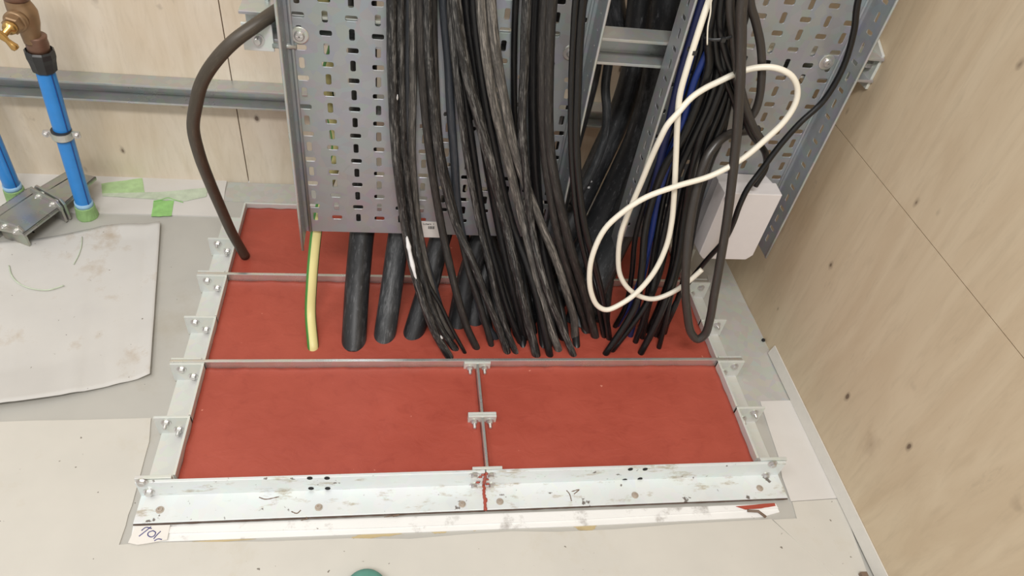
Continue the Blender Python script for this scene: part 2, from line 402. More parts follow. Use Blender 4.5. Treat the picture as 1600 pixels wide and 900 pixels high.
# red smear at right end of strips + nail
bm = bmesh.new(); prism(bm, [az(p, .0055) for p in wavy([(1150, 791), (1210, 786), (1212, 790), (1190, 794), (1165, 796)], 4, 1.5, 3)], .0044, .0055)
tag(mesh_obj('sealant_smear', bm, M['red']), 'red sealant smear on right end of the white packing strips', 'sealant smear')
bm = bmesh.new(); tube(bm, [az((1168, 798), .005), az((1185, 799), .006), az((1197, 808), .006)], .0022, 8)
tag(mesh_obj('nail', bm, M['brown'], smooth=True), 'dark rusty nail lying at right end of the white packing strips', 'nail')
# yellow glue residue on floor strip
for i, px in enumerate(([(545, 842), (560, 836), (625, 829), (628, 834), (580, 841)], [(664, 826), (700, 824), (697, 832), (680, 834)], [(730, 822), (760, 820), (752, 828), (734, 829)], [(895, 822), (935, 819), (925, 830), (905, 828)], [(300, 846), (360, 843), (400, 842), (330, 848)])):
    board('glue_stain', wavy(px, 5, 2, i), M['glue'] if 'glue' in M else M.setdefault('glue', dirty('dried glue', (190, 172, 132), .6, (150, 130, 96), .6, True, 9., 30)), .0006,
          ['tan glue stain left of the middle front joint', 'small tan glue stain below the left angle second screw', 'tan glue stain below the middle front joint', 'tan glue stain below left part of right front angle', 'tan glue stain near the handwritten note'][i], 'stain')

# ------------------------------------------------------------------ steel frame
ZT = .045
def end_bolts(parent, cx, y, n, stub, dx=.0):
    for (bx, bz) in ((cx - .012 + dx, .034), (cx + .004 + dx, .014))[:n]:
        bolt((bx, y, bz), parent, .0052, stub, .0045)
def front_angle(x0, x1, label, holes, screws, ebolts):
    bm = bmesh.new()
    box(bm, x0, x1, .561, .566, 0.004, ZT); box(bm, x0, x1, .518, .5612, .0045, .0085)
    f = mesh_obj('front_angle', bm, M['galv_dirty'], bevel=.0006); tag(f, label, 'steel angle')
    for hx, hz in holes:
        bm = bmesh.new(); lathe(bm, [(.0042, 0), (.0042, .0006)], (hx, .5611, hz), (0, -1, 0), 12)
        mesh_obj('bolt_hole', bm, M['greyhole'], f)
    bm = bmesh.new(); P = [Vector((x0 + (x1 - x0) * k / 60, .5172 - .0006 * noise.noise(Vector((k * .5, 3, 0))), .0058)) for k in range(61)]  # brown rust bead that also paints the shadow gap under the flange
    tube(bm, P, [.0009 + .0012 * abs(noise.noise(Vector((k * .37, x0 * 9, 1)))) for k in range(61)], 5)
    mesh_obj('rust_shadow_gap', bm, M['rust_shade'], f)['label'] = 'dark rusty line painting the shadow gap'
    for sx, sy in screws: screw((sx, sy, .0085), f)
    for ex, ez, st in ebolts: bolt((ex, .561, ez), f, .0055, st, .005)
    return f
def P5(p): return az(p, .0085)
hx = lambda p: ay(p, .561)
def hh(L): return [(hx(p).x, hx(p).z) for p in L]
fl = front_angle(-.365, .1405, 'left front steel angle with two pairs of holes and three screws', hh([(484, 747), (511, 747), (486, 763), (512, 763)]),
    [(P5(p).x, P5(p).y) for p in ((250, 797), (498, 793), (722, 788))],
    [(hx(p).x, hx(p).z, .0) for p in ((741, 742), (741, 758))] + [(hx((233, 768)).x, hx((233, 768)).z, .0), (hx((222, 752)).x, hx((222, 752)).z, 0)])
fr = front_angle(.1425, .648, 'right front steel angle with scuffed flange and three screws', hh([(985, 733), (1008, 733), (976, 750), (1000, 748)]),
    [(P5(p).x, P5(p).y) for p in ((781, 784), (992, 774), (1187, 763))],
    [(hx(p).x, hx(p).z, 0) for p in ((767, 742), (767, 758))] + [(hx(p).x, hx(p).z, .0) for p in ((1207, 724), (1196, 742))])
# brown scuffs on the angles
for i, (pp, par) in enumerate((([(436, 776), (415, 780), (405, 777)], fl), ([(455, 799), (464, 802), (470, 797)], fl), ([(470, 813), (480, 810), (478, 808)], fl), ([(600, 808), (625, 804), (614, 807)], fl), ([(885, 766), (890, 772), (893, 783)], fr), ([(893, 768), (905, 765), (897, 772)], fr))):
    bm = bmesh.new(); P = catmull([az(p, .0086) for p in pp], 5); tube(bm, P, [.0005 + .0006 * abs(math.sin(k * 1.7)) for k in range(len(P))], 5)
    for v in bm.verts: v.co.z = .0086 + (v.co.z - .0086) * .15
    mesh_obj('scuff_mark', bm, M['brown'], par)
# red sealant squeezed out of the middle joint
bm = bmesh.new(); P = []
for k in range(14): P.append(Vector((.1415 + .003 * noise.noise(Vector((k * .7, 1, 0))), .5600, .044 - .0027 * k)))
for k in range(14): P.append(Vector((.1412 + .003 * noise.noise(Vector((k * .6, 5, 0))), .557 - .0031 * k, .0088)))
tube(bm, P, [.0022 + .0016 * abs(noise.noise(p * 160)) for p in P], 8)
for (dx, dz) in ((-.008, .034), (-.010, .018), (.006, .012), (.009, .036), (.004, .026), (-.004, .040)):
    bmesh.ops.create_icosphere(bm, subdivisions=1, radius=.0030, matrix=Matrix.Translation((.1415 + dx, .5595, dz)) @ Matrix.Diagonal((1.3, .5, .8, 1)))
tag(mesh_obj('sealant_smear', bm, M['red'], smooth=True), 'red sealant oozing down the joint between the two front angles', 'sealant smear')

def side_piece(side, y0, y1, label, zt=ZT, bolts=2, bolt_kind=0, scr=False, plate=True, group=None):
    """short angle running in y with an end plate at its far end"""
    s = side; xi = -.317 if s < 0 else .603; xo = xi + s * .046
    root = empty('edge_angle', (xi, y0, 0)); tag(root, label, 'steel angle', group)
    def loc(b): return (min(b[0], b[1]) - xi, max(b[0], b[1]) - xi, b[2] - y0, b[3] - y0, b[4], b[5])
    bm = bmesh.new(); box(bm, *loc((xi, xi - s * .004, y0, y1, 0, zt))); box(bm, *loc((xi, xo, y0, y1, .0005, .0045)))
    mesh_obj('angle_profile', bm, M['galv'], root, bevel=.0005)
    if plate:
        bxo('end_plate', loc((xi - s * .004, xi + s * .050, y1 - .0042, y1, .001, zt + .001)), M['galv'], root, .0006)
        for (dx, bz) in ((.033, .034), (.018, .015)):
            b = bolt((s * dx, y1 - .0042 - y0, bz), root, .0052, (.0 if bolt_kind == 0 else .009), .0045)
    if scr: screw((s * .022, .02, .0045), root)
    return root
ys = [.573, .677, .783, .889, .995, 1.100, 1.215]
ordn = ['first', 'second', 'third', 'fourth', 'fifth', 'sixth']
for i in range(6):
    y0, y1 = ys[i] + (.001 if i else -.0), ys[i + 1] - .001
    near = ['next to front angle', 'between first pair of end plates', 'just in front of near crossbar', 'just behind near crossbar', 'just behind far crossbar', 'at back corner of frame']
    nl = ['nearest the front left corner', 'second back from the front left corner', 'just behind the near crossbar left end', 'just before the far crossbar left end', 'just behind the far crossbar left end', 'at back left corner beside olive cable']
    nr = ['nearest the front right corner', 'second back from the front right corner', 'just behind the near crossbar right end', 'just before the far crossbar right end', 'just behind the far crossbar right end', 'at back right corner under the trays']
    side_piece(-1, y0, y1, 'short galvanised edge angle ' + nl[i], bolt_kind=1 if i in (0, 4) else 0, scr=i == 1, plate=i < 5)
    side_piece(1, y0, y1, 'short galvanised edge angle ' + nr[i], bolt_kind=1 if i in (0, 2) else 0, plate=i < 5)
# front end connection plates behind front angle ends
for xx0, xx1, lb in ((-.367, -.317, 'left'), (.603, .651, 'right')):
    bxo('corner_plate', (xx0, xx1, .5665, .572, .001, ZT + .002), M['galv'], None, .0006)
    tag(bpy.context.scene.collection.objects[-1], 'thin steel corner plate behind %s end of the front angles' % lb, 'steel plate')
def crossbar(y, label):
    bm = bmesh.new()
    box(bm, -.368, .650, y - .0030, y + .0030, .004, ZT + .001)
    o = tag(mesh_obj('crossbar', bm, M['galv_bar'], bevel=.0007), label, 'steel bar')
    for xx0, xx1 in ((-.367, -.319), (.604, .650)):
        bxo('end_plate', (xx0, xx1, y + .0035, y + .0068, .001, ZT + .001), M['galv'], o, .0005)
    return o
crossbar(.7855, 'long steel crossbar nearest the front crossing the red filler')
crossbar(.9975, 'long steel crossbar passing beneath the perforated trays')
# back bar of frame
tag(bxo('back_bar', (-.317, .603, 1.2165, 1.2215, .0, ZT - .004), M['galv'], None, .0006), 'rear steel bar closing the frame near the back wall', 'steel bar')
def tee(y0, y1, label, bolts, px):
    root = empty('divider_bar', (.1445, y0, 0)); tag(root, label, 'steel bar')
    bxo('web', (-.0022, .0022, .004, y1 - y0 - .004, .006, ZT), M['galv_bar'], root, .0005)
    bxo('end_plate', (-.0235, .0235, y1 - y0 - .0048, y1 - y0, .006, ZT + .001), M['galv'], root, .0006)
    bxo('end_plate', (-.0235, .0235, 0, .0045, .006, ZT + .001), M['galv'], root, .0006)
    for s in (-1, 1): bolt((s * .013, y1 - y0 - .0048, .034), root, .0048, .010, .0045)
    return root
tee(.669, .782, 'rear steel divider bar touching the near crossbar', 2, None)
tee(.5665, .6685, 'front steel divider bar touching the front angles', 2, None)

# ------------------------------------------------------------------ red sealant
def red(x0, x1, y0, y1, label, z=.030, seed=0, lump=None):
    nx = max(8, int((x1 - x0) / .006)); ny = max(8, int((y1 - y0) / .006)); bm = bmesh.new(); g = []
    for j in range(ny + 1):
        row = []
        for i in range(nx + 1):
            x = x0 + (x1 - x0) * i / nx; y = y0 + (y1 - y0) * j / ny
            e = min(x - x0, x1 - x, y - y0, y1 - y)
            h = z + .0012 * noise.noise(Vector((x * 9, y * 9, seed))) + .0007 * noise.noise(Vector((x * 32, y * 40, seed + 3)))
            h += .0022 * max(0, 1 - e / .010) * (.5 + noise.noise(Vector((x * 50, y * 50, seed + 9))))
            if lump and x > lump[0] and x < lump[1]:
                h += .0030 * max(0, noise.noise(Vector((x * 34, y * 50, 3)))) * max(0, 1 - abs(y - .835) / .05) * 1.6
            row.append(bm.verts.new((x, y, h)))
        g.append(row)
    for j in range(ny):
        for i in range(nx): bm.faces.new((g[j][i], g[j][i + 1], g[j + 1][i + 1], g[j + 1][i]))
    o = mesh_obj('sealant_slab', bm, M['red'], smooth=True, recalc=False)
    s = o.modifiers.new('solid', 'SOLIDIFY'); s.thickness = .020; s.offset = -1
    return tag(o, label, 'fire sealant')
red(-.3125, .1415, .568, .7815, 'red fire sealant panel left of the middle divider', seed=1)
red(.1475, .5985, .568, .7815, 'red fire sealant panel right of the middle divider', seed=4)
red(-.3125, .5985, .7895, .9935, 'red fire sealant band where the cables enter the floor', seed=7, lump=(.04, .55))
red(-.3125, .5985, 1.0015, 1.2155, 'red fire sealant band behind the far crossbar', seed=11)

# ------------------------------------------------------------------ perforated trays
def plate_cells(bm, us, vs, slot, fn, has):
    """grid of cells; a rounded slot hole in each; fn(u,v)->3D"""
    cache = {}
    def V(u, v):
        k = (round(u, 5), round(v, 5))
        if k not in cache: cache[k] = bm.verts.new(fn(u, v))
        return cache[k]
    for i in range(len(us) - 1):
        for j in range(len(vs) - 1):
            u0, u1, v0, v1 = us[i], us[i + 1], vs[j], vs[j + 1]; k = has(i, j)
            ua, ub, va, vb = u0 + (u1 - u0) * .33, u0 + (u1 - u0) * .67, v0 + (v1 - v0) * .33, v0 + (v1 - v0) * .67
            if not k:
                bm.faces.new([V(*p) for p in ((u0, v0), (ua, v0), (ub, v0), (u1, v0), (u1, va), (u1, vb), (u1, v1), (ub, v1), (ua, v1), (u0, v1), (u0, vb), (u0, va))]); continue
            a, b = (slot[0] / 2, slot[1] / 2) if k == 'h' else (slot[1] / 2, slot[0] / 2)
            cu, cv = (u0 + u1) / 2, (v0 + v1) / 2; r = min(a, b) * .6
            outer = []; inner = []
            for (sx, sy) in ((-1, -1), (1, -1), (1, 1), (-1, 1)):
                ox, oy = (u0 if sx < 0 else u1), (v0 if sy < 0 else v1)
                ca, cb = cu + sx * (a - r), cv + sy * (b - r)
                p1 = (ua if sx < 0 else ub, oy); p2 = (ox, oy); p3 = (ox, va if sy < 0 else vb)
                q1 = (ca, cv + sy * b); q2 = (ca + sx * r * .7071, cb + sy * r * .7071); q3 = (cu + sx * a, cb)
                if sx * sy > 0: p1, p3, q1, q3 = p3, p1, q3, q1
                outer += [p1, p2, p3]; inner += [q1, q2, q3]
            n = 12
            O = [V(*p) for p in outer]; I = [V(*p) for p in inner]
            for m in range(n):
                f = [O[m], O[(m + 1) % n], I[(m + 1) % n], I[m]]
                f2 = []
                for v in f:
                    if v not in f2: f2.append(v)
                if len(f2) > 2:
                    try: bm.faces.new(f2)
                    except ValueError: pass
PITCH = .0353; ROW = .0231
def make_tray(x0, x1, zb, col0, ncol, parity, label, lip_holes, zref):
    root = empty('perforated_tray', (x0, .945, zb)); tag(root, label, 'cable tray')
    zt = 1.12
    us = [x0] + [col0 - PITCH / 2 + PITCH * k for k in range(ncol + 1)] + [x1]
    k0 = math.floor((zref - zb) / ROW) - 0
    v0 = zref - ROW / 2 - ROW * int((zref - ROW / 2 - zb) / ROW); vs = [zb]
    v = v0
    if v - zb < .002: v += ROW
    while v < zt: vs.append(v); v += ROW
    base = round((vs[1] + ROW / 2 - zref) / ROW)
    def has(i, j):
        if i == 0 or i == len(us) - 2 or j == 0: return None
        return 'v' if ((i - 1) + (j - 1) + base + parity) % 2 == 0 else 'h'
    bm = bmesh.new()
    plate_cells(bm, us, vs, (.0165, .0075), lambda u, v: Vector((u - x0, 0, v - zb)), has)
    o = mesh_obj('back_plate', bm, M['tray'], root, recalc=True)
    s = o.modifiers.new('solid', 'SOLIDIFY'); s.thickness = .0014; s.offset = 0; s.use_even_offset = False
    b = o.modifiers.new('bevel', 'BEVEL'); b.width = .0005; b.segments = 1; b.limit_method = 'ANGLE'
    H = .050
    for side, xx in (('l', x0), ('r', x1)):
        bm = bmesh.new()
        hol = side in lip_holes
        plate_cells(bm, [-H, -H * .78, -H * .34, 0], vs, (.0150, .0065) if hol else (.004, .0025),
                    lambda u, v: Vector((xx - x0, u, v - zb)),
                    lambda i, j: (('v' if j % 2 else 'h') if i == 1 and j > 0 else None))
        # returned lip
        sg = 1 if side == 'l' else -1
        o = mesh_obj('side_flange', bm, M['tray'], root)
        s = o.modifiers.new('solid', 'SOLIDIFY'); s.thickness = .0014; s.offset = 0
        bm = bmesh.new(); L = zt - zb
        P = [Vector((xx - x0, -H, L * k / 12)) for k in range(13)]
        tube(bm, P, .0022, 8)
        mesh_obj('rolled_edge', bm, M['tray_edge'], root, smooth=True)
    # longitudinal stiffening bead next to each flange
    bm = bmesh.new()
    for bx in (.008, x1 - x0 - .008):
        P = [Vector((bx, -.0004, (zt - zb) * k / 4)) for k in range(5)]; tube(bm, P, .003, 10)
    mesh_obj('stiffening_bead', bm, M['tray'], root, smooth=True)
    return root
M['tray_edge'] = steel('tray edge', (182, 184, 182), .32, .55, .04)
LT = make_tray(-.1535, .272, .200, -.135, 12, 0, 'wide left perforated cable tray behind the thick row of dusty black cables', '', .5557)
RT = make_tray(.390, .676, .206, .586 - 5 * .0353, 8, 0, 'right perforated cable tray standing close to the right plywood wall', 'lr', .582)
def tray_bolt(parent, P, ox, oz):
    bm = bmesh.new()
    lathe(bm, [(.0125, .0), (.0125, .001), (.0110, .0018)], (0, 0, 0), (0, -1, 0), 24)
    lathe(bm, [(.0070, .0018), (.0070, .004), (.0055, .0056), (.0002, .006)], (0, 0, 0), (0, -1, 0), 16)
    box(bm, -.0045, .0045, -.0066, -.0055, -.0008, .0008); box(bm, -.0008, .0008, -.0066, -.0055, -.0045, .0045)
    o = mesh_obj('tray_bolt', bm, M['bolt'], parent); o.location = (P[0] - ox, -.0009, P[1] - oz)
for p in ((468, 55), (892, 82)):
    q = ay(p, .944); tray_bolt(LT, (q.x, q.z), -.1535, .200)
q = ay((1292, 97), .944); tray_bolt(RT, (q.x, q.z), .390, .206)
# sticker on the left tray
q0 = ay((656, 346), .944); q1 = ay((688, 369), .944); 
lb = bxo('label_sticker', (q0.x + .1535 - .002, q1.x + .1535 + .003, -.0016, -.0009, q1.z - .2 - .003, q0.z - .2), M['label'], LT)
bm = bmesh.new(); xx = q0.x + .1535 + .015
for k in range(8):
    w = random.choice((.0005, .0009, .0013)); box(bm, xx, xx + w, -.0021, -.0016, q0.z - .2 - .0155, q0.z - .2 - .0095); xx += w + .0006
mesh_obj('barcode', bm, M['print'], lb)
fc = bpy.data.curves.new('t', 'FONT'); fc.body = 'Lubers  1'; fc.size = .0052; fc.extrude = .0002; fc.align_x = 'LEFT'
fo = bpy.data.objects.new('t', fc); COL.objects.link(fo); dg = bpy.context.evaluated_depsgraph_get()
me = bpy.data.meshes.new_from_object(fo.evaluated_get(dg)); COL.objects.unlink(fo)
to = bpy.data.objects.new('printed_text', me); me.materials.clear(); me.materials.append(M['print']); link(to, lb)
to.rotation_euler = (math.pi / 2, 0, 0); to.location = (q0.x + .1535 + .0055, -.0019, q0.z - .2 - .0062)
lb['label'] = 'white barcode sticker'

# ------------------------------------------------------------------ struts
def c_channel(name, x0, x1, y0, y1, z0, z1, label, lip=.0045, th=.0028):
    """C profile running in x, open towards the viewer (-y)"""
    pr = [(y0, z1), (y1, z1), (y1, z0), (y0, z0), (y0, z0 + lip), (y0 + th, z0 + lip), (y0 + th, z0 + th), (y1 - th, z0 + th), (y1 - th, z1 - th), (y0 + th, z1 - th), (y0 + th, z1 - lip), (y0, z1 - lip)]
    bm = bmesh.new(); a = [bm.verts.new((x0, y, z)) for y, z in pr]; b = [bm.verts.new((x1, y, z)) for y, z in pr]
    n = len(pr); bm.faces.new(a); bm.faces.new(b[::-1])
    for i in range(n): bm.faces.new((a[i], a[(i + 1) % n], b[(i + 1) % n], b[i]))
    o = mesh_obj(name, bm, M['strut'], bevel=.0007); return tag(o, label, 'strut channel')
c_channel('strut_channel', -1.4, .746, 1.304, 1.3445, .213, .254, 'long horizontal strut channel fixed to the back plywood wall')
st = c_channel('strut_channel', -.212, .746, .9475, .990, .536, .577, 'horizontal strut channel carrying both trays, seen through the gap')
# end bracket at left end of that strut
root = empty('end_bracket', (-.19, .9465, .53)); tag(root, 'square galvanised bracket bolted to left end of the tray strut', 'bracket')
bxo('bracket_plate', (-.020, .020, -.004, 0, -.006, .033), M['galv'], root, .0008)
bm = bmesh.new(); lathe(bm, [(.0085, 0), (.0085, .0012)], (0, 0, 0), (0, -1, 0), 20); lathe(bm, [(.0052, .0012), (.0052, .006), (.004, .0075)], (0, 0, 0), (0, -1, 0), 14)
b = mesh_obj('bolt', bm, M['bolt'], root); b.location = (.0, -.004, .010)
bm = bmesh.new(); tube(bm, [Vector((.018, -.002, .003)), Vector((.050, -.002, .003))], .004, 10); mesh_obj('clamp_rod', bm, M['strut'], root, smooth=True)
# threaded hanger rod above
bm = bmesh.new(); q = ay((418, 6), .985)
pr = []
for k in range(260): pr += [(.0040, k * .0026), (.0035, k * .0026 + .0013)]
lathe(bm, pr, (q.x, .985, .577), (0, 0, 1), 10)
tag(mesh_obj('hanger_rod', bm, M['strut']), 'vertical threaded hanger rod rising from left end of the tray strut', 'rod')
# wall bracket at right
root = empty('wall_bracket', (.7465, .9775, .558)); tag(root, 'pale steel bracket with bolt fixed to the right plywood wall', 'bracket')
bm = bmesh.new(); prb = [(-.026, -.035), (.030, -.035), (.030, .030), (.012, .038), (-.026, .022)]
a = [bm.verts.new((-.005, y, z)) for y, z in prb]; b_ = [bm.verts.new((0, y, z)) for y, z in prb]
bm.faces.new(a); bm.faces.new(b_[::-1])
for i in range(5): bm.faces.new((a[i], a[(i + 1) % 5], b_[(i + 1) % 5], b_[i]))
mesh_obj('bracket_plate', bm, M['galv'], root, bevel=.0008)
b = mesh_obj('bolt', bolt_mesh(.008, .006, .007, axis=(-1, 0, 0)), M['bolt'], root); b.location = (-.005, -.006, .0)

# ------------------------------------------------------------------ white enclosure
root = empty('cable_box', (.586, .91, .213)); tag(root, 'white plastic enclosure hung in the bottom of the right tray', 'enclosure')
bm = bmesh.new()
def boxprof(w, h0, h1, ch): return [(-w + ch, h0), (w - ch, h0), (w, h0 + ch * 1.1), (w, h1), (-w, h1), (-w, h0 + ch * 1.1)]
f = [bm.verts.new((x, -.030, z)) for x, z in boxprof(.0515, 0, .147, .010)]
g2_ = [bm.verts.new((x, .003, z)) for x, z in boxprof(.0530, 0, .148, .010)]
bm.faces.new(f); bm.faces.new(g2_[::-1])
for i in range(6): bm.faces.new((f[i], f[(i + 1) % 6], g2_[(i + 1) % 6], g2_[i]))
mesh_obj('front_cover', bm, M['whitebox'], root, bevel=.0012)
bm = bmesh.new()
f = [bm.verts.new((x, .005, z)) for x, z in boxprof(.0500, .001, .145, .010)]
g2_ = [bm.verts.new((x, .0335, z)) for x, z in boxprof(.0470, .001, .143, .010)]
bm.faces.new(f); bm.faces.new(g2_[::-1])
for i in range(6): bm.faces.new((f[i], f[(i + 1) % 6], g2_[(i + 1) % 6], g2_[i]))
mesh_obj('rear_housing', bm, M['whitebox'], root, bevel=.0012)
bm = bmesh.new(); lathe(bm, [(.005, 0), (.005, .004), (.003, .004), (.003, .001)], (0, 0, 0), (0, -1, 0), 14)
b = mesh_obj('cover_screw', bm, M['whitebox'], root); b.location = (-.045, -.030, .139)

# ------------------------------------------------------------------ cables
def px3(P, yt, tip_y=None, tip_z=.027, y_bend=335, mode='tray'):
    """photo trace -> 3D: in the tray plane above, then sloping forward to the red filler"""
    out = []
    last = P[-1]; T = az(last[:2], tip_z) if len(last) == 2 else ay(last[:2], last[2])
    for q in P[:-1]:
        if len(q) == 3: out.append(ay(q[:2], q[2])); continue
        s = max(0, (q[1] - y_bend) / (last[1] - y_bend)); s = s ** 1.0
        out.append(ay(q, yt + (T.y - yt) * s))
    out.append(T)
    return out
def cable(name, P, yt, w, mat, label, cat='cable', group=None, up=True, dip=True, seg=14, y_bend=335, tip_z=.027, k=8, ru=None, wob=.03):
    pts = px3(P, yt, y_bend=y_bend, tip_z=tip_z)
    mid = pts[len(pts) // 2]; r = w / 2 * depth(mid) / FPX
    if up:
        d = (pts[0] - pts[1]).normalized(); d = (d + Vector((0, 0, 1.5))).normalized()
        a = pts[0] + d * .10; pts = [Vector((a.x, a.y, a.z + .22)), a] + pts
    if dip:
        d = (pts[-1] - pts[-2]).normalized(); d = (d + Vector((0, 0, -.6))).normalized(); pts.append(pts[-1] + d * .011)
    bm = bmesh.new(); tube(bm, catmull(pts, k), r, seg, wob=wob, ru=ru)
    o = mesh_obj(name, bm, M[mat], recalc=False); return tag(o, label, cat, group)

A = [ # px trace, depth, width px, material, label
 ([(612, 0), (613, 120), (619, 240), (634, 360), (646, 420), (661, 470), (680, 520), (703, 560)], .912, 13, 'c_dusty', 'leftmost dusty black cable with white paint smear'),
 ([(626, 0), (626, 120), (631, 240), (647, 360), (658, 420), (671, 470), (690, 515), (712, 547)], .920, 12, 'c_dusty', 'dusty black cable pressed right against the leftmost painted one'),
 ([(620, 0), (619, 120), (626, 240), (640, 320), (652, 380), (668, 440), (690, 480), (705, 512), (727, 553)], .932, 6, 'c_black', 'thin clean jet black cable ending alone on the red filler'),
 ([(645, 0), (645, 120), (644, 240), (648, 300), (656, 370), (672, 440), (690, 500), (706, 530)], .932, 11, 'c_pale', 'pale grey cable falling straight behind the two leftmost cables'),
 ([(636, 0), (635, 120), (637, 240), (650, 330), (664, 400), (682, 460), (698, 515)], .934, 10, 'c_bluegrey', 'slate cable tucked between painted cable and pale straight cable'),
 ([(657, 0), (659, 100), (667, 200), (677, 280), (691, 360), (704, 420), (718, 475), (731, 515), (745, 545)], .915, 12, 'c_brown', 'brown black cable passing just right of the white sticker'),
 ([(668, 0), (673, 120), (684, 230), (698, 300), (714, 355), (737, 405), (762, 470), (780, 515), (793, 552)], .910, 12, 'c_dusty', 'dusty cable with sharp kink crossing tray lower edge'),
 ([(677, 0), (680, 120), (688, 230), (703, 300), (720, 370), (733, 425), (748, 470), (768, 541)], .930, 10, 'c_brown', 'thin brownish cable hidden partly behind the kinked dusty cable'),
 ([(693, 0), (701, 100), (704, 170), (710, 250), (716, 330), (727, 390), (740, 440), (756, 500), (775, 530)], .932, 12, 'c_bluegrey', 'smooth slate cable right of the bare tray patch'),
 ([(704, 0), (709, 80), (716, 140), (729, 240), (750, 355), (765, 415), (777, 470), (790, 512), (806, 552)], .914, 10, 'c_dusty', 'cable with bright silver streak along its front'),
 ([(712, 0), (720, 100), (738, 230), (757, 350), (775, 420), (792, 480), (814, 537)], .927, 11, 'c_dark', 'dark cable shadowing the silver streaked one'),
 ([(711, 0), (731, 120), (747, 180), (764, 245), (779, 310), (792, 360), (806, 420), (817, 470), (827, 510), (838, 556)], .907, 15, 'c_dusty', 'thick dusty cable slanting across the middle of the left tray'),
 ([(728, 0), (744, 120), (760, 240), (774, 320), (790, 400), (806, 470), (822, 530)], .930, 15, 'c_dark', 'dark thick cable behind the thick slanting dusty cable'),
 ([(740, 0), (753, 120), (774, 240), (800, 350), (822, 410), (838, 460), (848, 505), (859, 556)], .918, 12, 'c_dark', 'dark slim cable under the left one of the two pale cables'),
 ([(751, 0), (763, 110), (776, 180), (791, 240), (818, 350), (833, 410), (848, 470), (860, 512), (873, 548)], .906, 13, 'c_pale', 'left one of the two pale grey parallel cables'),
 ([(767, 0), (778, 100), (790, 165), (806, 240), (828, 305), (852, 365), (870, 410), (886, 460), (897, 500), (898, 530)], .912, 13, 'c_pale', 'right one of the two pale grey parallel cables'),
 ([(823, 0), (819, 110), (816, 190), (820, 250), (830, 350), (843, 415), (860, 470), (878, 512), (896, 556)], .898, 12, 'c_dusty', 'rough textured cable hanging nearly vertical in the left tray'),
 ([(838, 0), (834, 120), (835, 230), (839, 300), (846, 370), (856, 430), (868, 480), (880, 530)], .930, 15, 'c_dark', 'dark cable between rough textured cable and wide brown cable'),
 ([(851, 0), (847, 110), (850, 230), (866, 340), (880, 400), (894, 445), (908, 485), (919, 519)], .914, 12, 'c_brown', 'left half of the wide brown cable pair'),
 ([(862, 0), (857, 110), (859, 230), (880, 340), (895, 400), (909, 445), (921, 490), (930, 527)], .910, 14, 'c_brown', 'right half of the wide brown cable pair'),
 ([(900, 0), (896, 60), (893, 130), (893, 240), (902, 345), (916, 410), (932, 470), (944, 528)], .906, 9, 'c_black', 'left one of two slim black cables near tray right flange'),
 ([(911, 0), (906, 60), (903, 130), (901, 240), (912, 345), (928, 410), (942, 470), (952, 531)], .912, 11, 'c_black', 'right one of two slim black cables near tray right flange'),
 ([(872, 330, .925), (885, 385), (905, 440), (914, 480), (925, 500)], .930, 11, 'c_dusty', 'short visible dusty cable below tray right of brown pair'),
]
BEND = {15: (.905, 290), 16: (.898, 320), 18: (.900, 215), 19: (.898, 205), 20: (.890, 120), 21: (.889, 120), 22: (.905, 250)}
for i, (P, yt, w, m, lab) in enumerate(A):
    yt, yb = BEND.get(i, (yt, 335))
    if i == 22: P = [(873, 379, .905), (888, 405), (905, 440), (914, 480), (925, 500)]
    cable('power_cable', P, yt, w * 1.04, m, lab, up=(i != 22), y_bend=yb, group='cables lying in the left tray')
# white paint on first cable
bm = bmesh.new(); P1 = catmull(px3([(612, 0), (613, 120), (619, 240), (634, 360), (646, 420), (661, 470), (680, 520), (703, 560)], .912), 10)
seg_ = [p for p in P1 if .158 < p.z < .262]
toc = [(CAMP - p).normalized() for p in seg_]
tube(bm, [p + c_ * .0058 for p, c_ in zip(seg_, toc)], [max(.0006, .0040 * abs(math.sin(3.1 * i / len(seg_) + .05)) * (1 + .6 * noise.noise(p * 90))) for i, p in enumerate(seg_)], 8)
for v in bm.verts: pass
ps = mesh_obj('paint_smear', bm, M['paint'], smooth=True); ps.parent = [o for o in COL.objects if o.name == 'power_cable'][0]
ps['label'] = 'white paint smear'
# hidden filler cables behind the front row
rnd = random.Random(3)
for k in range(12):
    tipx = 768 + k * 13 + rnd.uniform(-4, 4); x0 = tipx - rnd.uniform(25, 50); ty = rnd.choice((520, 527, 534, 541))
    P = [(x0 - 6, 300, 1.0), (x0, 370, .985), (x0 * .6 + tipx * .4, 430, .945), (tipx - 6, 490, .895), (tipx, ty)]
    cable('power_cable', P, .945, rnd.choice((10, 11, 12)), rnd.choice(('c_dark', 'c_dark', 'c_brown')), 'thin dark cable buried behind front row of cables below the left tray',
          up=False, group='dark cables buried behind the front row')
# additional cables in the tray behind (visible between)
for P, w, lab in (([(716, 0), (733, 110), (752, 200), (769, 300), (784, 350)], 12, 'dark cable lying deep in the left tray behind thick slanting cable'),
                  ([(806, 0), (803, 120), (806, 240), (812, 330), (824, 380)], 9, 'dark cable lying deep in the left tray beside rough textured cable')):
    cable('power_cable', [p + (.936,) for p in P], .93, w, 'c_dark', lab, dip=False, group='cables lying in the left tray')

